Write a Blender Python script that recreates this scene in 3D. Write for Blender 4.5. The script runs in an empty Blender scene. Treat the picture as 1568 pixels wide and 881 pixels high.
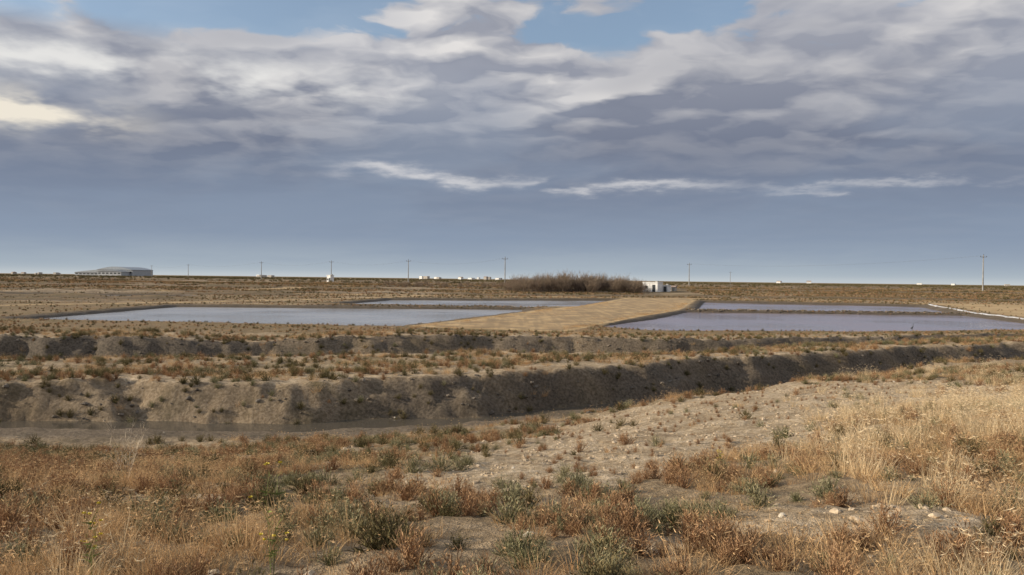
import bpy, math, random
import numpy as np
from mathutils import Matrix, Vector
random.seed(5); rng=np.random.default_rng(11)
S=bpy.context.scene
S.view_settings.view_transform='Standard'; S.view_settings.look='None'; S.view_settings.exposure=0
CAMZ=4.5
def lin(c):
    o=[]
    for v in c:
        v/=255.0
        o.append(v/12.92 if v<=0.04045 else ((v+0.055)/1.055)**2.4)
    return (*o,1)
# ---------------------------------------------------------------- noise
def hsh(ix,iy,seed):
    h=(ix*374761393+iy*668265263+seed*2147483647+12345)&0xFFFFFFFF
    h=((h^(h>>13))*1274126177)&0xFFFFFFFF
    h=((h^(h>>16))*2246822519)&0xFFFFFFFF
    return (h^(h>>15))&0xFFFFFFFF
def perlin(x,y,seed=0):
    x=np.asarray(x,float);y=np.asarray(y,float)
    xi=np.floor(x).astype(np.int64);yi=np.floor(y).astype(np.int64)
    fx=x-xi;fy=y-yi
    u=fx*fx*fx*(fx*(fx*6-15)+10);v=fy*fy*fy*(fy*(fy*6-15)+10)
    def g(ax,ay):
        a=hsh(xi+ax,yi+ay,seed)/4294967296.0*2*np.pi
        return np.cos(a)*(fx-ax)+np.sin(a)*(fy-ay)
    a=g(0,0);b=g(1,0);c=g(0,1);d=g(1,1)
    return ((a+(b-a)*u)*(1-v)+(c+(d-c)*u)*v)*1.5
def fbm(x,y,o=4,seed=0,r=0.5):
    s=0;a=1;t=0
    for i in range(o):
        s=s+a*perlin(x*2**i+i*17.3,y*2**i-i*9.1,seed+i);t+=a;a*=r
    return s/t
def ss(a,b,x):
    t=np.clip((x-a)/(b-a),0,1);return t*t*(3-2*t)
def sdpoly(x,y,P):
    d=np.full(x.shape,1e18);inside=np.zeros(x.shape,bool);n=len(P)
    for i in range(n):
        x1,y1=P[i];x2,y2=P[(i+1)%n]
        ex,ey=x2-x1,y2-y1
        t=np.clip(((x-x1)*ex+(y-y1)*ey)/(ex*ex+ey*ey),0,1)
        d=np.minimum(d,(x-x1-t*ex)**2+(y-y1-t*ey)**2)
        c=((y1>y)!=(y2>y))
        with np.errstate(divide='ignore',invalid='ignore'):
            xc=x1+(y-y1)/(ey if ey!=0 else 1e-9)*ex
        inside^=c&(x<xc)
    d=np.sqrt(d)
    return np.where(inside,-d,d)
def sdline(x,y,P):
    d=np.full(np.shape(x),1e18)
    for (x1,y1),(x2,y2) in zip(P[:-1],P[1:]):
        ex,ey=x2-x1,y2-y1
        t=np.clip(((x-x1)*ex+(y-y1)*ey)/(ex*ex+ey*ey),0,1)
        d=np.minimum(d,(x-x1-t*ex)**2+(y-y1-t*ey)**2)
    return np.sqrt(d)
# ---------------------------------------------------------------- layout (metres, camera foot at origin, looking +Y)
PONDS=[
 [(-47,75.5),(-10.5,71),(-4.5,90),(1,107),(1.5,117.5),(-47,113)],
 [(-28,127),(2,122),(9.5,127),(22,176),(-24,160)],
 [(7.5,75),(12.5,69.5),(31,71.5),(56.5,80),(65,115.5),(25.5,116),(17,94)],
 [(27.5,119.6),(66,119.2),(80,158),(41,171)],
 [(-175,148),(-100,144),(-62,156),(-70,170),(-170,172)],
 [(88,110),(150,112),(170,150),(100,152)]]
ROAD_L=[(-8.5,71.0),(-2.0,90),(4.5,112),(12,131),(24.5,178),(27,190)]
ROAD_R=[(4,66.5),(14.2,93),(23.5,115.5),(25.5,122),(38.5,171),(42,190)]
ROADPOLY=ROAD_L+ROAD_R[::-1]
TRACK1=[(-260,196),(-60,193),(40,192),(140,188),(320,180)]
TRACK2=[(-95,88),(-67,106),(-50,127),(-27,165),(-20,192)]
TRACK3=[(-160,180),(-90,200),(-45,245),(-10,300)]
LINER=[(59,81),(67.4,116),(82.2,158)]
def L(x,xs,ys):
    return sum(np.interp(x+o,xs,ys) for o in(-2.5,-1.2,0,1.2,2.5))/5
def E0(x): return L(x,[-40,-15,-7.5,0,3,8,14,22,40,70],[20,20.5,21,24,26,29.5,32.5,37,46,62])
def E0z(x): return L(x,[-15,-7,0,3,8,14,22,40],[-0.2,-0.15,-0.1,0.1,0.45,0.75,0.95,1.0])
def W1(x): return L(x,[-40,-15,-7.6,0,3,10,20,34,60,90],[23.2,23.8,24.3,27.4,30.0,34.5,40.5,48,62,80])
def W2(x): return L(x,[-40,-17,-8.6,0,3,10,20,34,60,90],[26.3,27.1,27.7,29.8,32.3,37,43.0,50.5,64.5,82.5])
def C1(x): return L(x,[-40,-18.5,-9.8,-4.7,0,9.7,18.6,33.7,60,90],[29.5,30,31.3,32.6,35.3,40.5,47,55,69,87])
def D1(x): return L(x,[-60,-30,-22,-17,-10,0,14,26,43,70,95],[37,38,39,40.5,42.5,45.5,45,52,61,75,92])
def F2(x): return L(x,[-60,-30,-22,-17,-10,0,14,26,43,70,95],[45,46,47,47.8,49.5,53.0,52.0,57.5,64,77.5,94.5])
def F2z(x): return L(x,[-22,-16,-12,-2,6,60],[-0.7,-0.65,-.45,-0.45,-0.55,-0.55])
def C2(x): return L(x,[-60,-30,-22,-17,-10,0,14,26,43,70,95],[49.0,50,50.5,51.2,53,57,56,61,67,80,97])
def C2z(x): return L(x,[-30,-20,-17.5,-14,-8,0,14,60],[0.88,0.88,0.25,0.7,0.86,0.74,0.70,0.64])
def terrain(x,y,masks=False):
    x=np.asarray(x,float);y=np.asarray(y,float)
    w=fbm(x/6,y/6,3,3)*1.5+fbm(x/1.6,y/1.6,2,8)*0.3
    yy=y+w*ss(16,22,y)*(1-ss(62,68,y))
    e0=E0(x);w1=W1(x);w2=np.maximum(W2(x),w1+1.4);c1=np.maximum(C1(x),w2+2.4)
    d1=np.maximum(D1(x),c1+1.5);f2=np.maximum(F2(x),d1+2.6);c2=np.maximum(C2(x),f2+2.4);c2z=C2z(x)
    z=np.full(x.shape,2.9)
    e0z=E0z(x)
    z+=(e0z-2.9)*np.clip((yy-4)/(e0-4),0,1)
    def seg(a,b,dz,sm=True):
        nonlocal z
        t=np.clip((yy-a)/(b-a),0,1)
        if sm:t=t*t*(3-2*t)
        z=z+dz*t
    seg(e0,w1,-0.50-e0z)
    m=w1+(w2-w1)*0.5
    seg(w1,m,-0.02);seg(m,m+.4,-.14);seg(w2-.2,w2+.2,0.10)
    hb=1.20+.22*ss(-10,2,x)
    seg(w2,w2+.55,hb*.42);seg(w2+.4,w2+1.55,hb*.58)
    seg(c1,c1+2,-0.38-.22*ss(-10,2,x)+.12)
    zz=0.36
    fz=F2z(x)
    seg(d1,d1+1.4,fz-zz)
    seg(f2,f2+1.35,(c2z-fz)*.92);seg(f2+1.9,c2,(c2z-fz)*.08)
    seg(c2,c2+3.5,0.20-c2z)
    seg(c2+8,188,0.15)
    z+=1.7*ss(196,262,y)
    z+=0.28*np.exp(-(((x-9)/4.5)**2+((y-13)/4.5)**2))
    z+=0.13*np.exp(-(((x-2.8)/1.0)**2+((y-6.2)/0.9)**2))
    bank=ss(-0.3,0.2,yy-w2)*(1-ss(1.3,2.0,yy-w2))+ss(-.5,.2,yy-f2)*(1-ss(1.3,2.0,yy-f2))*0.9+0.6*ss(0,1,yy-e0)*(1-ss(-.6,0,yy-w1))
    bank=np.clip(bank,0,1)
    near=(y>60)&(y<210)
    sr=np.full(x.shape,99.);sp=np.full(x.shape,99.);st=np.full(x.shape,99.)
    if near.any():
        xn,yn=x[near],y[near]
        sr[near]=sdpoly(xn,yn,ROADPOLY)
        q=np.full(xn.shape,99.)
        for P in PONDS:q=np.minimum(q,sdpoly(xn,yn,P))
        sp[near]=q
    f=(y>80)&(y<320)
    if f.any():
        xn,yn=x[f],y[f]
        st[f]=np.minimum(np.minimum(sdline(xn,yn,TRACK1)-2.6,sdline(xn,yn,TRACK2)-1.5),sdline(xn,yn,TRACK3)-1.4)
    road=np.maximum(ss(1.2,-0.2,sr),ss(1.0,-0.2,st))
    n=0.13*fbm(x/3.2,y/3.2,3,21)+0.07*fbm(x/0.8,y/0.8,3,31)*(1-ss(60,120,y))+0.04*fbm(x/0.22,y/0.22,3,41)*(1-ss(15,30,y))
    lump=(0.20*fbm(x/1.6,y/1.3,3,51)+0.13*fbm(x/0.45,y/0.4,3,55)-0.14*ss(.15,.5,fbm(x/.9,y/3,2,58)))*bank
    inch=ss(w1-.5,w1+.5,yy)*(1-ss(w2-.6,w2,yy))
    n=n*(1-.6*inch)+lump
    fl=0.22*fbm(x/18,y/14,3,61)*ss(125,200,y)
    z=z+(n+fl)*(1-road)*(1-.6*ss(60,66,y)*(1-ss(80,90,y)))
    wv=fbm(x/30,x*0+3.3,2,71)*3
    ridge=np.zeros(x.shape)
    for (a,b,h,s,x0,x1) in ((205,0.02,.6,1.8,-400,400),(228,-0.04,.8,2,-500,30),(246,0.03,.5,2.2,-500,500),(290,0.03,.8,3,-600,600),(360,-0.05,.9,4,-800,800),(460,.02,1.0,6,-900,900),(136,-0.05,.9,1.5,-200,-50),(122,-0.05,.7,1.3,-200,-55),(178,0.0,.8,1.6,-260,-40)):
        yc=a+b*x+wv
        r_=np.exp(-((y-yc)/s)**2)*ss(x0,x0+12,x)*(1-ss(x1-12,x1,x))*(1-road)
        z+=h*r_*(0.75+0.5*perlin(x/9,x*0+a,7));ridge=np.maximum(ridge,np.exp(-((y-yc+s*1.1)/(s*.8))**2)*ss(x0,x0+12,x)*(1-ss(x1-12,x1,x)))
    shore=sp+0.35*fbm(x/2,y/2,3,81)
    z+=0.12*np.exp(-((shore-1.8)/0.8)**2)*(1-road)*(y>60)
    cut=1-ss(-0.5,0.8,shore)
    z=np.where(y>60,z*(1-cut)+(-0.25)*cut,z)
    if not masks:return z
    wet_shade=1-ss(0.3,2.6,np.minimum(shore,99)+.6*fbm(x/1.5,y/1.5,2,83))
    divd=((y>114)&(y<124)&(((x>24)&(x<67))|((x>-30)&(x<3))))
    wet_shade=np.maximum(wet_shade,.8*divd)
    wet_shade=np.maximum(wet_shade,.6*ridge*(y>100))  # darker tone along the near side of each far berm
    wet_shade=np.maximum(wet_shade,.75*inch)
    wet_shade=np.maximum(wet_shade,ss(d1+.6,d1+1.6,yy)*(1-ss(f2,f2+.6,yy))*(.7+.3*(1-ss(-15,-12,x))+.2*ss(4,8,x)))
    face=ss(-0.3,0.1,yy-w2)*(1-ss(1.1,1.7,yy-w2))*(.50+.45*ss(-8,-3,x))+ss(-.3,.1,yy-f2)*(1-ss(1.2,1.8,yy-f2))*(.75+.25*np.maximum(ss(4,8,x),1-ss(-18,-15,x)))  # bank faces darkened: moist mud plus shade painted into the mask
    wet_shade=np.maximum(wet_shade,np.clip(face*(1+.7*fbm(x/2,y/2,3,97)),0,.95))
    return z,wet_shade,road,bank,yy
def bare(x,y):
    ax,ay,bx,by=-0.2,9.6,8.0,25
    t=np.clip(((x-ax)*(bx-ax)+(y-ay)*(by-ay))/((bx-ax)**2+(by-ay)**2),0,1)
    d=np.hypot(x-ax-t*(bx-ax),y-ay-t*(by-ay))
    w=1.4+t*6.2
    n=fbm(x/1.5,y/1.5,3,101)
    b=1-ss(0.75,1.15,d/w+n*0.7)
    for cx,cy,rx,ry in((2.75,6.1,0.95,0.7),(-3.7,8.1,1.0,0.45),(1.0,5.6,.35,.2),(-0.8,7.6,.5,.25),(5.5,9.0,.8,.3),(-3.5,14,1.5,.6),(-8,12,1.2,.4),(-6,17,2.5,.7)):
        b=np.maximum(b,1-ss(0.7,1.2,np.hypot((x-cx)/rx,(y-cy)/ry)+n*0.5))
    return b
# ---------------------------------------------------------------- node helpers
def newmat(name):
    m=bpy.data.materials.new(name);m.use_nodes=True
    nt=m.node_tree
    return m,nt,nt.nodes['Principled BSDF'],nt.nodes['Material Output']
class NB:
    dim='3D'
    def __init__(s,nt):s.nt=nt
    def link(s,a,sock):
        if isinstance(a,(int,float)):sock.default_value=a
        elif isinstance(a,tuple):
            sock.default_value=a if len(sock.default_value)==len(a) else a[:len(sock.default_value)]
        else:s.nt.links.new(a,sock)
    def m(s,op,*a,clamp=False):
        n=s.nt.nodes.new('ShaderNodeMath');n.operation=op;n.use_clamp=clamp
        for i,v in enumerate(a):s.link(v,n.inputs[i])
        return n.outputs[0]
    def vm(s,op,a,b):
        n=s.nt.nodes.new('ShaderNodeVectorMath');n.operation=op
        s.link(a,n.inputs[0])
        if op=='SCALE':s.link(b,n.inputs[3])
        else:s.link(b,n.inputs[1])
        return n.outputs[0]
    def noise(s,v,scale,detail=4,rough=.5,dist=0,col=False):
        n=s.nt.nodes.new('ShaderNodeTexNoise');n.noise_dimensions=s.dim
        if v is not None:s.nt.links.new(v,n.inputs['Vector'])
        n.inputs['Scale'].default_value=scale;n.inputs['Detail'].default_value=detail
        n.inputs['Roughness'].default_value=rough;n.inputs['Distortion'].default_value=dist
        return n.outputs[1 if col else 0]
    def voro(s,v,scale,smooth=.6):
        n=s.nt.nodes.new('ShaderNodeTexVoronoi');n.voronoi_dimensions=s.dim;n.feature='SMOOTH_F1';s.nt.links.new(v,n.inputs['Vector'])
        n.inputs['Scale'].default_value=scale;n.inputs['Smoothness'].default_value=smooth
        return n.outputs['Distance']
    def mix(s,f,a,b,bt='MIX'):
        n=s.nt.nodes.new('ShaderNodeMix');n.data_type='RGBA';n.blend_type=bt
        s.link(f,n.inputs[0]);s.link(a,n.inputs[6]);s.link(b,n.inputs[7]);return n.outputs[2]
    def ramp(s,f,els,interp='LINEAR'):
        n=s.nt.nodes.new('ShaderNodeValToRGB');s.link(f,n.inputs[0]);cr=n.color_ramp;cr.interpolation=interp
        while len(cr.elements)<len(els):cr.elements.new(0.5)
        for e,(p,c) in zip(cr.elements,els):e.position=p;e.color=c
        return n.outputs[0]
    def mr(s,v,a,b,c=0.,d=1.,smooth=True):
        n=s.nt.nodes.new('ShaderNodeMapRange');n.interpolation_type='SMOOTHSTEP' if smooth else 'LINEAR'
        s.link(v,n.inputs[0])
        for i,q in enumerate((a,b,c,d)):n.inputs[i+1].default_value=q
        return n.outputs[0]
    def attr(s,name,out='Fac'):
        n=s.nt.nodes.new('ShaderNodeAttribute');n.attribute_name=name;return n.outputs[out]
    def bump(s,h,strength,dist,nrm=None):
        n=s.nt.nodes.new('ShaderNodeBump');s.link(h,n.inputs['Height']);n.inputs['Strength'].default_value=strength;n.inputs['Distance'].default_value=dist
        if nrm is not None:s.nt.links.new(nrm,n.inputs['Normal'])
        return n.outputs[0]
def pos(nt):
    n=nt.nodes.new('ShaderNodeNewGeometry');return n.outputs['Position']
# ---------------------------------------------------------------- ground material
gm,nt,bs,_=newmat('soil');b=NB(nt);P=pos(nt)
msk=nt.nodes.new('ShaderNodeAttribute');msk.attribute_name='mask'
sep=nt.nodes.new('ShaderNodeSeparateColor');nt.links.new(msk.outputs['Color'],sep.inputs[0])
veg,trk,wet_shade=sep.outputs
n1=b.noise(P,0.9,6,.6);n2=b.noise(P,9,5,.65);n3=b.noise(P,0.12,5,.6);n4=b.noise(P,45,2,.7)
sand=b.mix(b.mr(n1,.35,.65),(0.46,0.35,0.225,1),(0.70,0.565,0.395,1))
sand=b.mix(b.mr(n2,.38,.62),b.mix(1,sand,(.62,.58,.52,1),'MULTIPLY'),sand)
sand=b.mix(b.mr(n4,.35,.6,.0,.3),sand,(.28,.205,.13,1))
scrub=b.mix(b.mr(n2,.35,.65),(0.13,0.095,0.05,1),(0.37,0.265,0.15,1))
scrub=b.mix(b.mr(n1,.4,.68,0,.5),scrub,(0.145,0.125,0.062,1))
scrub=b.mix(b.mr(n3,.42,.62,0,.6),scrub,(0.27,0.19,0.115,1))
vf=b.m('MULTIPLY_ADD',b.m('SUBTRACT',n1,.5),1.6,veg,clamp=True)
c=b.mix(b.mr(vf,.25,.75),sand,scrub)
tr=b.mix(b.mr(n3,.35,.65),(0.50,0.35,0.18,1),(0.62,0.45,0.25,1))
tr=b.mix(b.mr(n2,.4,.7,0,.3),tr,(.35,.25,.15,1))
c=b.mix(trk,c,tr)
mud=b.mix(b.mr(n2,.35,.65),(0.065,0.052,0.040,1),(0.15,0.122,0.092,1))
c=b.mix(b.m('MULTIPLY',wet_shade,.92),c,mud)  # mud tone covers wet ground and also carries the painted bank-face shade
nt.links.new(c,bs.inputs['Base Color'])
nt.links.new(b.mr(wet_shade,0.,1.,.95,.7),bs.inputs['Roughness']);bs.inputs['Specular IOR Level'].default_value=.15
h=b.m('ADD',b.m('MULTIPLY',n2,.6),b.m('MULTIPLY',n4,.25))
bm1=b.bump(n1,.5,.3);nt.links.new(b.bump(h,1.,.12,bm1),bs.inputs['Normal'])
# ---------------------------------------------------------------- terrain mesh
ys=list(np.arange(-30,0,0.6));y=0.0
while y<9000:
    ys.append(y)
    y+= (0.045+0.0042*y) if y<215 else (0.95+(y-215)*0.02)
ys=np.array(ys);NC=660
u=np.linspace(-1,1,NC)
W=13+1.05*np.maximum(ys,0)
X=W[:,None]*u[None,:];Y=np.repeat(ys[:,None],NC,1)
Z,WET_SHADE,RD,BK,YY=terrain(X.ravel(),Y.ravel(),True)
def grid_mesh(name,co,nr,nc,mat):
    me=bpy.data.meshes.new(name)
    me.vertices.add(nr*nc);me.vertices.foreach_set('co',co.astype(np.float32).ravel())
    i=np.arange(nr-1)[:,None]*nc+np.arange(nc-1)[None,:]
    q=np.stack([i,i+1,i+nc+1,i+nc],-1).reshape(-1,4)
    me.loops.add(q.size);me.loops.foreach_set('vertex_index',q.ravel().astype(np.int32))
    me.polygons.add(len(q));me.polygons.foreach_set('loop_start',(np.arange(len(q))*4).astype(np.int32))
    me.update(calc_edges=True);me.validate()
    me.polygons.foreach_set('use_smooth',np.ones(len(me.polygons),bool))
    me.materials.append(mat)
    ob=bpy.data.objects.new(name,me);S.collection.objects.link(ob);return ob
ter=grid_mesh('ground_terrain',np.stack([X.ravel(),Y.ravel(),Z],-1),len(ys),NC,gm)
xr,yr=X.ravel(),Y.ravel()
VEG=np.where(yr<60,0.42+0.35*fbm(xr/5,yr/3,3,111),0.62)
VEG=np.where(yr<E0(xr),0.58*(1-bare(xr,yr)),VEG)
VEG=VEG+0.3*ss(80,110,yr)+.3*ss(60,66,yr)*(1-ss(80,90,yr))
VEG=np.where(BK>0.2,VEG+0.1*BK,VEG)
w2_=W2(xr);VEG-=0.55*np.exp(-((YY-w2_-2.2)/.6)**2)
VEG-=0.4*np.exp(-((YY-D1(xr)+.2)/.7)**2)
VEG-=0.4*np.exp(-((YY-F2(xr)-2.1)/.6)**2)
VEG=VEG-0.95*ss(.06,.40,fbm(xr/70,yr/5,3,121))*ss(100,130,yr)*(1-ss(330,500,yr))
VEG=np.clip(VEG,0,1)
rdn=ss(0.35,0.8,RD+0.35*fbm(xr/1.5,yr/1.5,3,131))
right_sand=ss(0,3,xr-np.interp(yr,[81,116,158],[60.5,69,84]))*ss(78,86,yr)*(1-ss(165,185,yr))
trk=np.clip(np.maximum(rdn,right_sand*0.75),0,1)
at=ter.data.color_attributes.new('mask','FLOAT_COLOR','POINT')
at.data.foreach_set('color',np.stack([VEG,trk,WET_SHADE*(1-rdn),np.ones_like(VEG)],-1).astype(np.float32).ravel())
# dirt roads as their own sheets
rm,nt,bs,_=newmat('packed_dirt');b=NB(nt);P=pos(nt)
n1=b.noise(P,.25,6,.6);n2=b.noise(P,4,6,.65);
mp=nt.nodes.new('ShaderNodeMapping');nt.links.new(P,mp.inputs[0]);mp.inputs['Rotation'].default_value=(0,0,.3);mp.inputs['Scale'].default_value=(1.6,.06,1)
n5=b.noise(mp.outputs[0],1,4,.5)
c=b.mix(b.mr(n1,.35,.65),(0.42,0.28,0.135,1),(0.60,0.42,0.215,1));c=b.mix(b.mr(n2,.4,.7,0,.45),c,(.34,.235,.13,1));c=b.mix(b.mr(n5,.46,.6,0,.45),c,(.27,.19,.105,1))
c=b.mix(b.mr(b.noise(P,.35,7,.7),.48,.58,0,.7),c,(.23,.165,.09,1))
nt.links.new(c,bs.inputs['Base Color']);bs.inputs['Roughness'].default_value=.95;nt.links.new(b.bump(n2,.9,.2),bs.inputs['Normal'])
def strip(name,Lp,Rp,mat,lift=.035,nc=14,step=.8,seed=0,jit=.5):
    Lp=np.array(Lp,float);Rp=np.array(Rp,float)
    def res(P,n):
        d=np.r_[0,np.cumsum(np.hypot(*np.diff(P,axis=0).T))];t=np.linspace(0,d[-1],n)
        return np.stack([np.interp(t,d,P[:,0]),np.interp(t,d,P[:,1])],-1)
    n=int(max(np.hypot(*np.diff(Lp,axis=0).T).sum(),1)/step)+2
    A=res(Lp,n);B=res(Rp,n);k=np.arange(n)*step
    dv=(B-A)/np.hypot(*(B-A).T)[:,None]
    A=A+dv*(jit*fbm(k/4,k*0+.5,4,seed))[:,None];B=B+dv*(jit*fbm(k/4,k*0+7.5,4,seed+5))[:,None]
    t=np.linspace(0,1,nc)[None,:,None]
    G=A[:,None,:]*(1-t)+B[:,None,:]*t
    x,y=G[...,0].ravel(),G[...,1].ravel()
    z=terrain(x,y)+lift+.03*fbm(x/1.5,y/1.5,2,9)
    z=z.reshape(n,nc);z[:,0]-=.12;z[:,-1]-=.12;z[0]-=.12
    return grid_mesh(name,np.stack([x,y,z.ravel()],-1),n,nc,mat)
def offs(P,w):
    P=np.array(P,float);d=np.gradient(P,axis=0);d/=np.hypot(*d.T)[:,None];nrm=np.stack([-d[:,1],d[:,0]],-1)
    return P+nrm*w,P-nrm*w
strip('dirt_road',ROAD_L,ROAD_R,rm,lift=.05,seed=5,jit=2.6,nc=22)
for T,w,s in((TRACK1,2.3,15),(TRACK2,1.2,25),(TRACK3,1.1,27)):
    a_,b_=offs(T,w);strip('dirt_track',a_,b_,rm,seed=s,nc=8)
lm,nt,bs,_=newmat('pale_pond_liner');b=NB(nt);n=b.noise(pos(nt),1.5,5,.6)
nt.links.new(b.mix(b.mr(n,.35,.65),(.55,.53,.5,1),(.78,.77,.75,1)),bs.inputs['Base Color'])
a_,b_=offs(LINER,.5);strip('pond_liner_edge',a_,b_,lm,lift=.10,nc=5,seed=33,jit=.4)
# ---------------------------------------------------------------- water
def water(name,poly,z,col,grow=0,rough=.08,bs_=.35):
    m,nt,bs,_=newmat(name+'_water');b=NB(nt);P=pos(nt)
    mp=nt.nodes.new('ShaderNodeMapping');nt.links.new(P,mp.inputs[0]);mp.inputs['Scale'].default_value=(1.0,2.2,1)
    w=b.noise(mp.outputs[0],1.3,5,.6);w2=b.noise(P,.06,3,.5)
    nt.links.new(b.bump(w,bs_,.12),bs.inputs['Normal'])
    bs.inputs['Base Color'].default_value=(*col,1);bs.inputs['IOR'].default_value=1.33
    nt.links.new(b.mr(w2,.4,.6,rough,rough+.14),bs.inputs['Roughness'])
    cx=sum(p[0] for p in poly)/len(poly);cy=sum(p[1] for p in poly)/len(poly)
    v=[]
    for x,y in poly:
        d=math.hypot(x-cx,y-cy);k=(d+grow)/d;v.append((cx+(x-cx)*k,cy+(y-cy)*k,z))
    me=bpy.data.meshes.new(name);me.from_pydata(v,[],[list(range(len(v)))]);me.update()
    if me.polygons[0].normal.z<0:me.flip_normals()
    me.materials.append(m);o=bpy.data.objects.new(name,me);S.collection.objects.link(o)
for i,Pp in enumerate(PONDS):
    water('salt_pond',Pp,0.0,((.38,.37,.36) if i in(0,1,4) else (.29,.24,.27)),1.0,.06,.4)
xs=np.linspace(-45,60,60)
chan=[(x,float(W1(np.array([x]))[0])-1.2) for x in xs]+[(x,float(W2(np.array([x]))[0])+1.0) for x in xs[::-1]]
water('channel_water',chan,-0.575,(.10,.085,.065),0,.04,.06)
water('ditch_water',[(-60,39),(-22,41.5),(-15,44.5),(-15,49),(-60,48)],-0.58,(.06,.05,.04),0,.05,.1)
# ---------------------------------------------------------------- plants
def plantmat(name,A,B,tip,transl=.2):
    m,nt,bs,out=newmat(name);b=NB(nt)
    nt.nodes.remove(bs)
    oi=nt.nodes.new('ShaderNodeObjectInfo')
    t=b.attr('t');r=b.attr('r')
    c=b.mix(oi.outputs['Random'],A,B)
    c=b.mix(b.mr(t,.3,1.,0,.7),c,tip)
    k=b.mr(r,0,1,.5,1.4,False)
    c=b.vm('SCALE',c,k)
    df=nt.nodes.new('ShaderNodeBsdfDiffuse');nt.links.new(c,df.inputs[0]);res=df.outputs[0]
    if transl:
        tl=nt.nodes.new('ShaderNodeBsdfTranslucent');nt.links.new(c,tl.inputs[0])
        mx=nt.nodes.new('ShaderNodeMixShader');mx.inputs[0].default_value=transl
        nt.links.new(df.outputs[0],mx.inputs[1]);nt.links.new(tl.outputs[0],mx.inputs[2]);res=mx.outputs[0]
    nt.links.new(res,out.inputs[0])
    return m
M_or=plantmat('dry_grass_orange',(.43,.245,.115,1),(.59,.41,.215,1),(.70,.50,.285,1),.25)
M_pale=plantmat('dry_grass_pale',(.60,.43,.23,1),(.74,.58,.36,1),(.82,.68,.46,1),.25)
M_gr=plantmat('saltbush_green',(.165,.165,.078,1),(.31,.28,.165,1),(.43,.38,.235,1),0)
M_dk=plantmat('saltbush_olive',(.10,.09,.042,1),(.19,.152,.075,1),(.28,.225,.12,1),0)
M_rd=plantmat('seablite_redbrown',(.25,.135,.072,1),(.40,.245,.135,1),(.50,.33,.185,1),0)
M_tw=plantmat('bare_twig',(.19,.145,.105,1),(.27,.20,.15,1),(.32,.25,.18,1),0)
class MB:
    def __init__(s):s.v=[];s.f=[];s.t=[];s.r=[];s.mi=[]
    def ribbon(s,p,d,ln,w,bend=0.5,n=3,r=None,t0=0,t1=1,tip=.15,mi=0):
        r=random.random() if r is None else r
        d=Vector(d).normalized();p=Vector(p)
        side=d.cross(Vector((random.uniform(-1,1),random.uniform(-1,1),random.uniform(-.3,.3))))
        if side.length<1e-3:side=Vector((1,0,0))
        side.normalize();k=len(s.v)
        for i in range(n+1):
            q=i/n;ww=w*(1-q*(1-tip))*.5
            s.v+= [tuple(p-side*ww),tuple(p+side*ww)];tt=t0+(t1-t0)*q;s.t+=[tt,tt];s.r+=[r,r]
            if i<n:s.f.append((k+2*i,k+2*i+1,k+2*i+3,k+2*i+2));s.mi.append(mi)
            p=p+d*(ln/n);d=(d+Vector((0,0,-bend/n))).normalized() if bend else d
        return p
    def obj(s,name,mats,coll=None):
        me=bpy.data.meshes.new(name);me.from_pydata(s.v,[],s.f)
        for nme,dat in(('t',s.t),('r',s.r)):
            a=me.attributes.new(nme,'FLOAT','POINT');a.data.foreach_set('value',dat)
        for m in mats:me.materials.append(m)
        if len(mats)>1:me.polygons.foreach_set('material_index',s.mi)
        me.update();o=bpy.data.objects.new(name,me)
        (coll or S.collection).objects.link(o);return o
def rdir(up=0.5,spread=1):
    a=random.uniform(0,2*math.pi);return Vector((math.cos(a)*spread,math.sin(a)*spread,up))
def coll(name):return bpy.data.collections.new(name)
def grass_proto(cname,mat,h0,h1,rad,n,w,var=3,spread=.5,seed=0):
    c=coll(cname)
    for k in range(var):
        random.seed(seed+k);mb=MB()
        for i in range(n):
            a=random.uniform(0,6.283);q=rad*math.sqrt(random.random())
            p=(q*math.cos(a),q*math.sin(a),-.03)
            d=Vector((math.cos(a)*spread*random.random()+random.uniform(-.25,.25),math.sin(a)*spread*random.random()+random.uniform(-.25,.25),1))
            ln=random.uniform(h0,h1);e=mb.ribbon(p,d,ln,w,random.uniform(.1,1.3),3)
            if i%6==0:
                for j in range(4):
                    mb.ribbon(e,rdir(random.uniform(-.4,.8)),ln*.12,w*1.3,0,1,t0=.8,t1=1)
        mb.obj('tuft_%d'%k,[mat],c)
    return c
def shrub_proto(cname,mat,rad,h,stems,leaves,lw,ll,var=3,seed=0,dead=.15):
    c=coll(cname)
    for k in range(var):
        random.seed(seed+k);mb=MB()
        for i in range(stems):
            a=random.uniform(0,6.283);el=random.random()**.7
            tgt=Vector((math.cos(a)*rad*math.cos(el*1.45)*random.uniform(.6,1.1),math.sin(a)*rad*math.cos(el*1.45)*random.uniform(.6,1.1),h*math.sin(el*1.5)*random.uniform(.5,1.25)+.02))
            base=Vector((random.uniform(-.2,.2)*rad,random.uniform(-.2,.2)*rad,-.03))
            dv=tgt-base;ln=dv.length;rr=random.random()
            mb.ribbon(base,dv,ln,.006+lw*.25,0,2,r=rr*.6,t1=.5)
            if random.random()<dead:
                for j in range(3):mb.ribbon(base+dv*random.uniform(.5,1),dv.normalized()+rdir(.3,.6)*.8,ll*2.5,lw*.3,.2,2,t0=.7)
                continue
            for j in range(leaves):
                q=random.uniform(.35,1.02);p=base+dv*q
                mb.ribbon(p,dv.normalized()*.8+rdir(random.uniform(-.2,.9),.9),ll*random.uniform(.6,1.3),lw,.1,1,r=min(1,max(0,rr*.6+random.random()*.4)),t0=q*.7-.2,t1=q,tip=.5)
        mb.obj('bush_%d'%k,[mat],c)
    return c
K_or=grass_proto('k_orange',M_or,.08,.24,.12,65,.005,4,.8,10)
K_pale=grass_proto('k_pale',M_pale,.20,.46,.13,55,.0055,4,.5,20)
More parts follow.
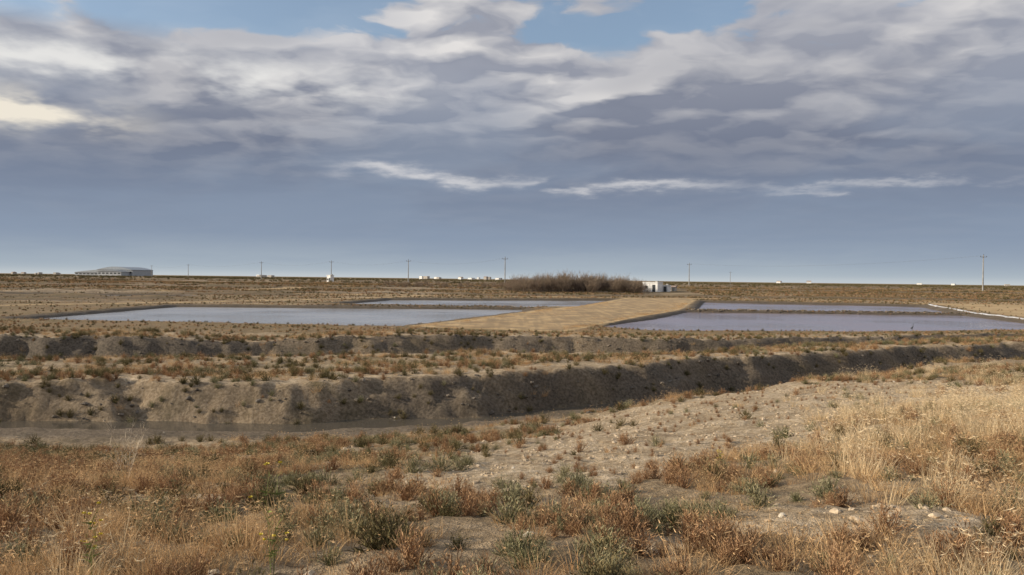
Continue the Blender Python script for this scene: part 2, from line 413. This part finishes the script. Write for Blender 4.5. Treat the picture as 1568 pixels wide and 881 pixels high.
K_gr=shrub_proto('k_green',M_gr,.20,.15,62,10,.006,.021,4,30,.3)
K_dk=shrub_proto('k_olive',M_dk,.22,.17,60,9,.008,.024,4,40,.3)
K_rd=shrub_proto('k_red',M_rd,.18,.16,60,8,.006,.026,4,50,.4)
K_tw=coll('k_twig')
for k in range(4):
    random.seed(200+k);mb=MB()
    for i in range(24):
        e=Vector((random.uniform(-1.2,1.2),random.uniform(-1,1),-.1));d=rdir(1.6,.8)
        L1=random.uniform(.7,2.3);p2=mb.ribbon(e,d,L1,.07,0,2,t1=.4)
        for j in range(7):
            q=random.uniform(.3,1);pp=e+(p2-e)*q;d2=d.normalized()+rdir(.4,.8);p3=mb.ribbon(pp,d2,random.uniform(.5,1.2),.04,-.1,2,t1=.7)
            for l in range(6):mb.ribbon(pp+(p3-pp)*random.uniform(.3,1),d2.normalized()+rdir(.5,.9),random.uniform(.3,.7),.03,0,1,t0=.5)
    mb.obj('twigs_%d'%k,[M_tw],K_tw)
# clods
cm,nt,bs,_=newmat('dry_clod');b=NB(nt);n=b.noise(pos(nt),30,4,.6);oi=nt.nodes.new('ShaderNodeObjectInfo')
cc=b.mix(oi.outputs['Random'],(.40,.30,.19,1),(.60,.48,.335,1));nt.links.new(b.mix(b.mr(n,.4,.6,0,.4),cc,(.28,.21,.14,1)),bs.inputs['Base Color']);bs.inputs['Roughness'].default_value=.95
sm,nt,bs,_=newmat('pale_stone');b=NB(nt);nt.links.new(b.mix(b.noise(pos(nt),18,4,.6),(.45,.39,.30,1),(.64,.57,.46,1)),bs.inputs['Base Color']);bs.inputs['Roughness'].default_value=.9
dm,nt,bs,_=newmat('dark_mud_clod');b=NB(nt);oi=nt.nodes.new('ShaderNodeObjectInfo');nt.links.new(b.mix(oi.outputs['Random'],(.07,.055,.04,1),(.20,.165,.125,1)),bs.inputs['Base Color']);bs.inputs['Roughness'].default_value=.9
import bmesh
def clods(cname,mat,seed):
    c=coll(cname)
    for k in range(4):
        bm=bmesh.new();bmesh.ops.create_icosphere(bm,subdivisions=2,radius=1)
        random.seed(seed+k);o=random.uniform(0,99)
        for v in bm.verts:
            f=1+.5*float(perlin(np.array([v.co.x*1.3+o+v.co.z]),np.array([v.co.y*1.3+o]))[0])+random.uniform(-.1,.1)
            v.co*=f;v.co.z*=.6
        me=bpy.data.meshes.new('clod');bm.to_mesh(me);bm.free();me.materials.append(mat)
        o=bpy.data.objects.new('clod_%d'%k,me);c.objects.link(o)
    return c
K_cl=clods('k_clod',cm,3);K_st=clods('k_stone',sm,9);K_dm=clods('k_dark',dm,19)
def scatter(name,c,x,y,scl,zoff=0,tilt=.12):
    n=len(x)
    if n==0:return
    z=terrain(x,y)+zoff
    me=bpy.data.meshes.new(name);me.vertices.add(n);me.vertices.foreach_set('co',np.stack([x,y,z],-1).astype(np.float32).ravel())
    a=me.attributes.new('rot','FLOAT_VECTOR','POINT');r=np.stack([rng.uniform(-tilt,tilt,n),rng.uniform(-tilt,tilt,n),rng.uniform(0,6.283,n)],-1)
    a.data.foreach_set('vector',r.astype(np.float32).ravel())
    a=me.attributes.new('scl','FLOAT','POINT');a.data.foreach_set('value',scl.astype(np.float32))
    me.update();o=bpy.data.objects.new(name,me);S.collection.objects.link(o)
    g=bpy.data.node_groups.new(name,'GeometryNodeTree');g.interface.new_socket('Geometry',in_out='INPUT',socket_type='NodeSocketGeometry');g.interface.new_socket('Geometry',in_out='OUTPUT',socket_type='NodeSocketGeometry')
    N=g.nodes;gi=N.new('NodeGroupInput');go=N.new('NodeGroupOutput');ip=N.new('GeometryNodeInstanceOnPoints');ci=N.new('GeometryNodeCollectionInfo')
    ci.inputs['Collection'].default_value=c;ci.inputs['Separate Children'].default_value=True;ci.inputs['Reset Children'].default_value=True
    ra=N.new('GeometryNodeInputNamedAttribute');ra.data_type='FLOAT_VECTOR';ra.inputs['Name'].default_value='rot'
    sa=N.new('GeometryNodeInputNamedAttribute');sa.data_type='FLOAT';sa.inputs['Name'].default_value='scl'
    ip.inputs['Pick Instance'].default_value=True
    K=g.links.new;K(gi.outputs[0],ip.inputs['Points']);K(ci.outputs[0],ip.inputs['Instance']);K(ra.outputs[0],ip.inputs['Rotation']);K(sa.outputs[0],ip.inputs['Scale']);K(ip.outputs[0],go.inputs[0])
    o.modifiers.new('scatter','NODES').node_group=g
    return o
def cand(y0,y1,dens,k=.75,pad=3):
    A=(2*pad)*(y1-y0)+k*(y1*y1-y0*y0);n=int(A*dens)
    y=rng.uniform(y0,y1,n*3);w=pad+k*y;keep=rng.uniform(0,pad+k*y1,n*3)<w
    y=y[keep][:n];w=w[keep][:n];x=rng.uniform(-1,1,len(y))*w
    return x,y
def pick(x,y,p):
    k=rng.random(len(x))<np.clip(p,0,1);return x[k],y[k]
# foreground
def fgm(x,y):return (y<E0(x)+1.0)
nA=lambda x,y:fbm(x/1.7,y/2.2,3,301);nB=lambda x,y:fbm(x/1.0,y/1.2,3,311);nC=lambda x,y:fbm(x/1.5,y/1.8,3,321)
gap_=lambda x,y:ss(-.34,-.06,fbm(x/.9,y/1.1,3,361))
x,y=cand(2.6,34,50,.72,2.0);bb=bare(x,y)
side=ss(-0.10,-0.35,x/y)+ss(.15,.38,x/y)
p=(.16+.60*side*ss(17,10,y)+.10*side)*ss(-.14,.22,nA(x,y)+.10*side)*(1-bb*.96)*fgm(x,y)*(1-.5*ss(13,22,y))*gap_(x,y)
xx,yy=pick(x,y,p);scatter('dry_grass',K_or,xx,yy,rng.uniform(.5,1.2,len(xx)))
x,y=cand(2.6,34,36,.78,2.0);bb=bare(x,y);u_=x/y
p=ss(.32,.50,u_)*ss(-.1,.25,nC(x,y)+.06)*(1-bb*.8)*ss(8,10,y)*(1-ss(17,26,y)*.85)*.75+.5*ss(.42,.56,u_)*(y<8)*ss(-.05,.2,nC(x,y))+.06*ss(-.45,-.55,u_)*ss(8,5,y)
xx,yy=pick(x,y,p*fgm(x,y));scatter('tall_straw_grass',K_pale,xx,yy,rng.uniform(.5,1.05,len(xx))*np.where(yy<8,.75,1))
x,y=cand(2.6,34,34,.72,2.0);bb=bare(x,y);u_=x/y
cen=np.exp(-((u_-.0)/.32)**2)
p=(.18+.26*cen*ss(13,6,y)+.12)*ss(.03,.24,nB(x,y)+.08*cen*ss(9,6,y))*(1-bb*.95)*fgm(x,y)
xx,yy=pick(x,y,p);scatter('green_saltbush',K_gr,xx,yy,rng.uniform(.35,1.2,len(xx)))
x,y=cand(2.6,34,18,.72,2.0);bb=bare(x,y)
p=.40*ss(.05,.3,fbm(x/1.2,y/1.4,3,331))*(1-bb*.93)*fgm(x,y)
xx,yy=pick(x,y,p);scatter('olive_saltbush',K_dk,xx,yy,rng.uniform(.35,1.2,len(xx)))
x,y=cand(2.6,34,42,.72,2.0);bb=bare(x,y);u_=x/y
p=(.30+.6*np.exp(-((u_-.25)/.2)**2)*ss(12,8,y)+.35*ss(-.3,-.45,u_))*ss(-.02,.28,fbm(x/1.4,y/1.5,3,341)+.06)*(1-bb*.95)*fgm(x,y)*gap_(x,y)
xx,yy=pick(x,y,p);scatter('redbrown_seablite',K_rd,xx,yy,rng.uniform(.35,1.2,len(xx)))
x=np.array([-1.35,-1.0,-.7,3.05,3.3,5.2,-4.4,7.6,8.4]);y=np.array([11.2,11.4,11.6,10.2,10.1,13.8,15,15,21.])
scatter('green_saltbush',K_gr,x,y,np.array([1.5,1.6,1.1,1.3,1.0,1.0,1.2,1.3,1.2]))
x,y=cand(8,32,7,.6,1);bb=bare(x,y);xx,yy=pick(x,y,bb*.6*ss(-.2,.3,fbm(x/2,y/2,3,371)));scatter('low_dead_weeds',K_rd,xx,yy,rng.uniform(.2,.6,len(xx)))
x,y=cand(3,32,60,.72,2);bb=bare(x,y)
p=(.08+.7*bb)*ss(-.3,.3,fbm(x/.8,y/.8,2,351))*fgm(x,y)
xx,yy=pick(x,y,p);scatter('soil_clods',K_cl,xx,yy,.006+.04*rng.random(len(xx))**3,tilt=.5)
x,y=cand(3,30,.5,.72,2);xx,yy=pick(x,y,.3+.6*bare(x,y));xx=np.r_[xx,.14,.3];yy=np.r_[yy,5.7,6.9];s_=.01+.03*rng.random(len(xx))**3;s_[-2:]=.045,.03
scatter('pale_stones',K_st,xx,yy,s_,tilt=.5)
# mid ground
def midp(x,y):
    return (y>E0(x)+.2)&((y<W1(x)-.3)|(y>W2(x)+.25))&(y<C2(x)+2.5)
for nm,kc,dens,sd,s0,s1,th_ in(('olive_saltbush',K_dk,5,401,.5,1.5,.0),('green_saltbush',K_gr,5,411,.5,1.5,.04),('redbrown_seablite',K_rd,4.5,421,.5,1.5,-.02),('dry_grass',K_or,8,431,.6,1.5,-.02)):
    x,y=cand(20,72,dens,.78,4)
    zt,wt,rd_,bk,_q=terrain(x,y,True)
    p=ss(th_,th_+.25,fbm(x/4.,y/1.6,3,sd))*(1-.9*ss(.3,.8,wt))*midp(x,y)*.8*(1-.45*bk)
    p=p+.30*np.exp(-((_q-C2(x)+.6)/1.2)**2)+.2*np.exp(-((_q-C1(x)+.5)/1.0)**2)
    if nm=='dry_grass':p=p*(1+.8*((x>-16)&(x<-3)&(y>46)))
    xx,yy=pick(x,y,p*midp(x,y));scatter(nm,kc,xx,yy,rng.uniform(s0,s1,len(xx))*(1-.4*ss(50,60,yy)))
x,y=cand(26,70,4.5,.78,4);zt,wt,rd_,bk,_q=terrain(x,y,True)
sel=(bk>.4)*(y>W2(x)-.6)*ss(-.1,.25,fbm(x/1.2,y/1.2,3,451))*.8
xx,yy=pick(x,y,sel);scatter('bank_scrub',K_dk,xx,yy,rng.uniform(.5,1.3,len(xx)))
x,y=cand(25,60,8,.78,4);zt,wt,rd_,bk,_q=terrain(x,y,True)
xx,yy=pick(x,y,(bk>.4)*.6);scatter('bank_mud_clods',K_dm,xx,yy,.02+.09*rng.random(len(xx))**3,tilt=.5)
# low scrub between the last dyke and the ponds
for nm,kc,dens in(('shore_scrub',K_dk,1.3),('shore_grass',K_or,2.0),('shore_seablite',K_rd,1.5)):
    x,y=cand(56,80,dens,.78,4);zt,wt,rd_,bk,_q=terrain(x,y,True)
    xx,yy=pick(x,y,(y>C2(x)+2)*(wt<.8)*(zt>.06)*(rd_<.1)*ss(-.15,.15,fbm(x/6,y/2,3,61))*.8);scatter(nm,kc,xx,yy,rng.uniform(.4,.95,len(xx)))
# far scrub
for nm,kc,dens,sd,s0,s1 in(('olive_scrub',K_dk,.75,501,1.2,2.8),('brown_scrub',K_rd,.7,511,1.2,2.8),('green_scrub',K_gr,.12,521,1.2,2.4),('straw_scrub',K_or,.5,531,1.5,3)):
    x,y=cand(66,330,dens,.8,5)
    zt,wt,rd_,bk,_q=terrain(x,y,True)
    rs=ss(0,3,x-np.interp(y,[81,116,158],[60,69,84]))*((y>78)&(y<170))
    p=ss(-.06,.16,fbm(x/22,y/3.2,3,sd)+.07*ss(195,230,y))*(wt<.45)*(rd_<.05)*(zt>.12)*(1-.9*rs)*(.6+.4*ss(180,200,y))*(.45+.55*ss(78,84,y))
    p=np.maximum(p,((zt>.05)&(rd_<.05)&(((y>115)&(y<122)&(x>24)&(x<67))|((y>116)&(y<124)&(x>-30)&(x<3))))*.75)
    p=p*(1-((x>36)&(x<52)&(y>205)&(y<245)))
    xx,yy=pick(x,y,p);scl=rng.uniform(s0,s1,len(xx));scl=np.where((yy<130),scl*.42,scl*(.5+.4*ss(130,260,yy)))
    scatter(nm,kc,xx,yy,scl)
# tufts along the road verges
RL=np.array(ROAD_L);RR=np.array(ROAD_R);y=rng.uniform(68,150,1300);e_=rng.random(1300)<.5
x=np.where(e_,np.interp(y,RL[:,1],RL[:,0])+rng.exponential(1.3,1300),np.interp(y,RR[:,1],RR[:,0])-rng.exponential(1.3,1300))
k_=fbm(x/3,y/5,2,77)>-.05;scatter('verge_grass',K_or,x[k_],y[k_],rng.uniform(.6,1.5,k_.sum()))
x,y=cand(330,1500,.016,.72,5);xx,yy=pick(x,y,ss(-.1,.15,fbm(x/60,y/25,3,541)));scatter('distant_scrub',K_dk,xx,yy,rng.uniform(3,7,len(xx)))
x=np.r_[rng.uniform(25,66,360),rng.uniform(-27,0,160)];y=np.r_[rng.normal(117.4,.5,360),rng.normal(120.5,.6,160)]
scatter('divider_rubble',K_dm,x,y,rng.uniform(.08,.25,520),tilt=.4)
n=150;x=rng.uniform(-2,38,n);y=rng.uniform(222,240,n);prof=np.sin(np.clip((x+4)/46,0,1)*np.pi)**.45*(1+.3*fbm(x/5,y/9,2,7))
scatter('bare_shrub_thicket',K_tw,x,y,(.7+.6*rng.random(n))*prof*1.15)
x=rng.uniform(-40,0,60);y=rng.uniform(235,250,60);scatter('bare_shrub_thicket',K_tw,x,y,.2+.35*rng.random(60))
# ---------------------------------------------------------------- foreground weeds
def th(x,y):return float(terrain(np.array([float(x)]),np.array([float(y)]))[0])
M_yel,nt,bs,_=newmat('yellow_petal');bs.inputs['Base Color'].default_value=(.65,.5,.04,1)
M_st=plantmat('weed_stem_green',(.16,.19,.06,1),(.2,.22,.08,1),(.28,.27,.1,1),.1)
M_ds=plantmat('weed_stem_dry',(.5,.42,.32,1),(.56,.47,.36,1),(.62,.54,.42,1),.1)
def weed(name,x,y,h,flowers,mat,br=9,seed=0,sw=.006):
    random.seed(seed);mb=MB();tips=[]
    for s in range(3 if flowers else 7):
        d=Vector((random.uniform(-.12,.12),random.uniform(-.12,.12),1)) if flowers else rdir(1.8,.6)
        hh=h*random.uniform(.6,1);e=mb.ribbon((random.uniform(-.02,.02),random.uniform(-.02,.02),-.03),d,hh,sw,.05,4)
        tips.append(e)
        for j in range(br):
            q=random.uniform(.3,.95);p=e*q;t=mb.ribbon(p,d.normalized()+rdir(.6,.8)*.9,h*random.uniform(.08,.25),sw*.66,.2,2);tips.append(t)
            for l in range(2):tips.append(mb.ribbon(p+(t-p)*.6,rdir(.8,.8),h*.07,sw*.5,.1,1))
            if flowers:mb.ribbon(p,rdir(.3),.05,.012,.3,2)
    if flowers:
        for t in random.sample(tips,min(flowers,len(tips))):
            for j in range(5):
                a=j*1.2566;mb.ribbon(t,(math.cos(a),math.sin(a),.5),.012,.010,0,1,mi=1,tip=.8)
    o=mb.obj(name,[mat,M_yel] if flowers else [mat]);o.location=(x,y,th(x,y));return o
weed('yellow_flowering_weed',-1.2,4.1,.56,9,M_st,7,1)
weed('yellow_flowering_weed',-2.25,4.3,.36,12,M_st,6,2)
weed('yellow_flowering_weed',2.75,10.4,.25,10,M_st,6,3)
weed('dry_branching_weed',-4.6,9.6,.75,0,M_ds,10,4,.009)
weed('dry_branching_weed',-4.9,9.9,.5,0,M_ds,8,6,.008)
# ---------------------------------------------------------------- bits
def simple(name,col,rough=.7,var=.15):
    m,nt,bs,_=newmat(name);b=NB(nt);n=b.noise(pos(nt),.8,5,.6)
    c0=tuple(v*(1-var) for v in col)+(1,);c1=tuple(min(1,v*(1+var)) for v in col)+(1,)
    nt.links.new(b.mix(b.mr(n,.35,.65),c0,c1),bs.inputs['Base Color']);bs.inputs['Roughness'].default_value=rough;return m
m_white=simple('white_render',(.78,.77,.74));m_cream=simple('cream_render',(.45,.41,.36));m_dark=simple('dark_glass',(.05,.055,.06),.3)
m_roof=simple('clay_roof',(.34,.25,.2));m_metal=simple('metal_roof',(.28,.31,.34),.5);m_wall=simple('grey_cladding',(.38,.40,.42));m_conc=simple('concrete',(.30,.29,.27));m_wire=simple('cable',(.12,.12,.12))
def box(bm,x0,x1,y0,y1,z0,z1,mi):
    vs=[bm.verts.new(p) for p in((x0,y0,z0),(x1,y0,z0),(x1,y1,z0),(x0,y1,z0),(x0,y0,z1),(x1,y0,z1),(x1,y1,z1),(x0,y1,z1))]
    for f in((3,2,1,0),(4,5,6,7),(0,1,5,4),(1,2,6,5),(2,3,7,6),(3,0,4,7)):
        bm.faces.new([vs[i] for i in f]).material_index=mi
def part(name,fn,mats,parent):
    bm=bmesh.new();fn(bm);me=bpy.data.meshes.new(name);bm.to_mesh(me);bm.free()
    for m in mats:me.materials.append(m)
    o=bpy.data.objects.new(name,me);S.collection.objects.link(o);o.parent=parent;return o
def empty(name,loc,rz=0):
    e=bpy.data.objects.new(name,None);S.collection.objects.link(e);e.location=loc;e.rotation_euler=(0,0,rz);return e
def house(name,x,y,w,d,h,wall,gable=False,rz=0,roofm=None):
    e=empty(name,(x,y,th(x,y)-.1),rz)
    part('walls',lambda bm:box(bm,-w/2,w/2,-d/2,d/2,0,h,0),[wall],e)
    def win(bm):
        n=max(2,int(w/2.6));fl=max(1,int(h/2.9))
        for f in range(fl):
            for i in range(n):
                cx=-w/2+(i+.5)*w/n;
                if f==0 and i==n//2:box(bm,cx-.45,cx+.45,-d/2-.05,-d/2-.003,.05,min(2.05,h-.2),0)
                else:box(bm,cx-.4,cx+.4,-d/2-.05,-d/2-.003,f*2.9+min(.95,h*.4),f*2.9+min(1.75,h*.75),0)
    part('windows_and_door',win,[m_dark],e)
    if gable:
        def rf(bm):
            o=.3;v=[bm.verts.new(p) for p in((-w/2-o,-d/2-o,h+.003),(w/2+o,-d/2-o,h+.003),(w/2+o,d/2+o,h+.003),(-w/2-o,d/2+o,h+.003),(-w/2-o,0,h+d*.2),(w/2+o,0,h+d*.2))]
            for f in((0,1,5,4),(2,3,4,5),(0,4,3),(1,2,5),(3,2,1,0)):bm.faces.new([v[i] for i in f])
        part('roof',rf,[roofm or m_roof],e)
    else:
        part('roof_parapet',lambda bm:box(bm,-w/2-.12,w/2+.12,-d/2-.12,d/2+.12,h+.003,h+.25,0),[wall],e)
        part('roof_vent',lambda bm:box(bm,w*.2,w*.2+.7,-.3,.4,h+.255,h+.6,0),[m_conc],e)
    return e
house('white_pump_house',40.6,232,4.6,3.6,2.6,m_white,rz=-.6)
house('white_shed',44.4,234,2.8,2.4,1.7,m_white,rz=-.6)
house('small_shed',47.5,238,2,2,1.3,m_cream,True,rz=-.5)
house('white_hut',-78,345,2.2,2,3.0,m_white,rz=-.6)
def px2(px,d):return (px-784)/1231*d
random.seed(77)
def town(a,b_,n,d0,d1,h0,h1):
    for i in range(n):
        d=random.uniform(d0,d1);px=random.uniform(a,b_);g=random.random()<.3
        house('distant_house',px2(px,d),d,random.uniform(6,12),random.uniform(7,10),random.uniform(h0,h1),random.choice([m_white,m_cream,m_cream]),g,random.uniform(-.9,-.3))
town(0,110,6,1600,2300,3.5,4.8);town(370,430,4,1200,1500,3.2,4.3);town(635,765,11,1500,2400,3.5,6.5);town(1190,1240,2,1600,2200,3.5,5);town(1300,1600,3,1600,2200,3.5,4.5)
wx,wy=px2(178,1200),1200
e=empty('curved_roof_warehouse',(wx,wy,th(wx,wy)),-.25)
def hall(x0,x1,y0,y1,hw,rise,curve):
    def fn(bm):box(bm,x0,x1,y0,y1,0,hw,0)
    part('hall_walls',fn,[m_wall],e)
    def rf(bm):
        N=14;pr=[]
        for i in range(N+1):
            t=i/N;x=x0-1+(x1-x0+2)*t;z=hw+.05+(rise*math.sin(math.pi*t) if curve else rise*t**.7)
            pr.append((bm.verts.new((x,y0-1,z)),bm.verts.new((x,y1+1,z)),bm.verts.new((x,y0-1,hw+.02)),bm.verts.new((x,y1+1,hw+.02))))
        for p,q in zip(pr[:-1],pr[1:]):
            bm.faces.new((p[0],q[0],q[1],p[1]));bm.faces.new((p[2],q[2],q[0],p[0]));bm.faces.new((p[1],q[1],q[3],p[3]))
        bm.faces.new((pr[-1][2],pr[-1][3],pr[-1][1],pr[-1][0]));bm.faces.new((pr[0][0],pr[0][1],pr[0][3],pr[0][2]))
    part('hall_roof',rf,[m_metal],e)
    def w(bm):
        n=int((x1-x0)/6)
        for i in range(n):
            cx=x0+(i+.5)*(x1-x0)/n;box(bm,cx-2,cx+2,y0-.15,y0-.02,hw*.45,hw*.75,0)
    part('hall_windows',w,[m_dark],e)
hall(-56,-15,-20,20,4.5,4.5,False);hall(-14,46,-22,22,9,4.6,True);hall(2,42,-40,-22.5,6.5,1.6,True)
def pole(px,d,h=11.5):
    x=px2(px,d);z=th(x,d)
    e=empty('utility_pole',(x,d,z-.2),0)
    def shaft(bm):
        bmesh.ops.create_cone(bm,cap_ends=True,segments=10,radius1=.26,radius2=.14,depth=h,matrix=Matrix.Translation((0,0,h/2)))
    part('shaft',shaft,[m_conc],e)
    def arm(bm):
        box(bm,-1.1,1.1,-.16,-.10,h-.75,h-.6,0)
        box(bm,-.05,.05,-.2,-.161,h-1.4,h-.2,0)
    part('crossarm',arm,[m_conc],e)
    def ins(bm):
        for q in(-1,0,1):bmesh.ops.create_cone(bm,cap_ends=True,segments=8,radius1=.1,radius2=.05,depth=.35,matrix=Matrix.Translation((q,-.13,h-.4 if q else h+.18)))
    part('insulators',ins,[m_dark],e)
    return [(x+q,d-.13,z-.2+h-.2) for q in(-1,0,1)]
poles=[pole(px,d) for px,d in((232,760),(288,650),(400,500),(507,440),(625,395),(773,330))]
pR=pole(1505,268,12.6);p3=pole(1055,400);p4=pole(1118,720)
seq=[(a,b) for a,b in zip(poles[:-1],poles[1:])]+[(p3,pR)]
cu=bpy.data.curves.new('power_line','CURVE');cu.dimensions='3D';cu.bevel_depth=.006;cu.bevel_resolution=0
for A,B in seq:
    for a,bq in zip(A,B):
        sp=cu.splines.new('POLY');sp.points.add(16)
        for i in range(17):
            t=i/16;p=Vector(a).lerp(Vector(bq),t);p.z-=4*2.2*t*(1-t);sp.points[i].co=(*p,1)
cu.materials.append(m_wire);S.collection.objects.link(bpy.data.objects.new('power_line',cu))
hm=simple('heron_plumage',(.12,.13,.15))
def heron(x,y):
    me=bpy.data.meshes.new('grey_heron')
    v=[(0,0,.52),(-.16,0,.46),(-.30,0,.38),(.12,0,.6),(.16,0,.74),(.13,0,.88),(.19,0,.93),(.34,0,.91),(-.02,.04,.42),(-.02,.04,.22),(.0,.04,.0),(.09,.04,.0),(-.02,-.04,.42),(.02,-.04,.22),(-.02,-.04,.0),(.07,-.04,.0)]
    r=[.10,.09,.03,.07,.035,.03,.042,.008,.035,.014,.012,.01,.035,.014,.012,.01]
    ed=[(0,1),(1,2),(0,3),(3,4),(4,5),(5,6),(6,7),(0,8),(8,9),(9,10),(10,11),(0,12),(12,13),(13,14),(14,15)]
    me.from_pydata(v,ed,[]);me.materials.append(hm);o=bpy.data.objects.new('grey_heron',me);S.collection.objects.link(o)
    sk=o.modifiers.new('s','SKIN');
    for i,d in enumerate(me.skin_vertices[0].data):d.radius=(r[i],r[i]);d.use_root=(i==0)
    o.modifiers.new('sub','SUBSURF').levels=2
    o.location=(x,y,max(th(x,y),-.12)-.01);o.scale=(.75,.75,.75);o.rotation_euler=(0,0,.5)
heron(35.2,70.6)
# ---------------------------------------------------------------- sky
sunv=Vector((-.93,-.10,.345)).normalized()
w=bpy.data.worlds.new('World');S.world=w;w.use_nodes=True;nt=w.node_tree;b=NB(nt);b.dim='2D'
try:
    w.cycles.sampling_method='MANUAL';w.cycles.sample_map_resolution=256
except Exception as ex:print(ex)
for n in list(nt.nodes):nt.nodes.remove(n)
out=nt.nodes.new('ShaderNodeOutputWorld')
sky=nt.nodes.new('ShaderNodeTexSky');sky.sky_type='NISHITA';sky.sun_disc=False
sky.sun_elevation=math.asin(sunv.z);sky.sun_rotation=math.atan2(sunv.x,sunv.y)%(2*math.pi)
bg1=nt.nodes.new('ShaderNodeBackground');nt.links.new(sky.outputs[0],bg1.inputs[0]);bg1.inputs[1].default_value=.15
tc=nt.nodes.new('ShaderNodeTexCoord');sx=nt.nodes.new('ShaderNodeSeparateXYZ');nt.links.new(tc.outputs['Generated'],sx.inputs[0])
dx,dy,dz=sx.outputs
def g(v):return (v,v,v,1)
e=b.m('MAXIMUM',dz,0.0);ez=b.m('ADD',e,.14)
cb=nt.nodes.new('ShaderNodeCombineXYZ');nt.links.new(b.m('DIVIDE',dx,ez),cb.inputs[0]);nt.links.new(b.m('DIVIDE',dy,ez),cb.inputs[1]);P=cb.outputs[0]
P1=b.vm('MULTIPLY',P,(1.,1.15,1.))
wn=b.vm('SCALE',b.vm('SUBTRACT',b.noise(P1,3.0,3,.55,0,True),(.5,.5,.5)),.26)
Pw=b.vm('ADD',P1,wn)
def dens(v,dt=6):
    return b.m('ADD',b.m('MULTIPLY',b.noise(v,1.9,dt,.53),.85),b.m('MULTIPLY',b.m('SUBTRACT',1.0,b.voro(v,4.2,.7)),.22))
dA=dens(Pw);dB=dens(b.vm('ADD',Pw,(-.06,-.13,0.)),4)
hl=b.m('MULTIPLY_ADD',b.m('SUBTRACT',dA,dB),4.2,.36,clamp=True)
nbig=b.noise(P1,.9,3,.5)
sh=b.ramp(e,[(0,lin((194,201,205))),(.009,lin((170,182,192))),(.05,lin((138,152,172))),(.10,lin((124,136,157))),(.16,lin((116,124,143))),(.22,lin((136,141,156))),(.30,lin((162,165,176))),(.6,lin((204,206,211))),(1,lin((214,215,220)))])
amp=b.ramp(e,[(0,g(0)),(.10,g(.03)),(.145,g(.14)),(.18,g(.36)),(.215,g(.85)),(.26,g(.95)),(.4,g(.85))])
f=b.m('MULTIPLY',b.m('MULTIPLY',hl,b.mr(nbig,.36,.6,.45,1.)),amp,clamp=True)
dk=b.m('MULTIPLY',b.m('MULTIPLY',b.mr(dA,.52,.72),b.mr(e,.10,.2)),.45)
col=b.mix(dk,sh,lin((118,125,143)))
col=b.mix(f,col,lin((238,234,230)))
nl=b.noise(P,.8,5,.5)
col=b.mix(b.m('MULTIPLY',b.m('MULTIPLY',b.mr(nl,.36,.66),b.mr(e,.0,.04)),.5),col,b.mix(b.mr(e,.1,.3),lin((138,153,174)),lin((168,172,184))))
nw=b.noise(P,2.2,6,.6);n33=b.noise(P,3.3,4,.5)
def streak(ec,slope,wd,x0,x1,s,col,warp=.045,c=(214,213,215)):
    e2=b.m('ADD',b.m('ADD',e,b.m('MULTIPLY',dx,slope)),b.m('MULTIPLY',b.m('SUBTRACT',nw,.5),warp))
    q=b.m('DIVIDE',b.m('SUBTRACT',e2,ec),wd);gg=b.m('EXPONENT',b.m('MULTIPLY',b.m('MULTIPLY',q,q),-1.0))
    win=b.m('MULTIPLY',b.mr(dx,x0,x0+.12),b.mr(dx,x1-.2,x1,1,0))
    gg=b.m('MULTIPLY',b.m('MULTIPLY',gg,win),b.m('MULTIPLY',b.mr(n33,.34,.62),s),clamp=True)
    return b.mix(gg,col,lin(c))
col=streak(.119,.05,.007,-.26,.10,.85,col)
col=streak(.113,.0,.006,-.04,.34,.75,col)
col=streak(.108,-.01,.004,.25,.62,.4,col)
col=streak(.168,.0,.018,-.85,-.36,1.6,col,.04,(238,230,215))
col=streak(.225,.0,.022,-.8,-.05,1.0,col,.07,(228,227,225))
bg2=nt.nodes.new('ShaderNodeBackground');nt.links.new(col,bg2.inputs[0]);bg2.inputs[1].default_value=1
gapv=b.m('ADD',b.m('ADD',b.m('SUBTRACT',.75,dA),b.m('MINIMUM',b.m('MULTIPLY',b.m('SUBTRACT',e,.283),3.0),.06)),b.m('MULTIPLY',dx,-.24))
gap=b.m('MULTIPLY',b.m('MULTIPLY',b.mr(gapv,.19,.27),b.mr(e,.25,.28)),.85)
ms=nt.nodes.new('ShaderNodeMixShader');nt.links.new(gap,ms.inputs[0]);nt.links.new(bg2.outputs[0],ms.inputs[1]);nt.links.new(bg1.outputs[0],ms.inputs[2]);nt.links.new(ms.outputs[0],out.inputs[0])
# sun
sd=bpy.data.lights.new('sun','SUN');sd.energy=5.0;sd.angle=math.radians(.6);sd.color=(1,.87,.68)
so=bpy.data.objects.new('sun',sd);S.collection.objects.link(so);so.rotation_euler=(-sunv).to_track_quat('-Z','Y').to_euler();so.location=(-20,-10,30)
# camera
cd=bpy.data.cameras.new('camera');cd.sensor_width=36;cd.lens=28.26;cd.clip_start=.05;cd.clip_end=20000
co=bpy.data.objects.new('camera',cd);S.collection.objects.link(co)
co.matrix_world=Matrix.Translation((0,0,CAMZ))@Matrix.Rotation(math.radians(89.4),4,'X')@Matrix.Rotation(math.radians(.69),4,'Z')
S.camera=co
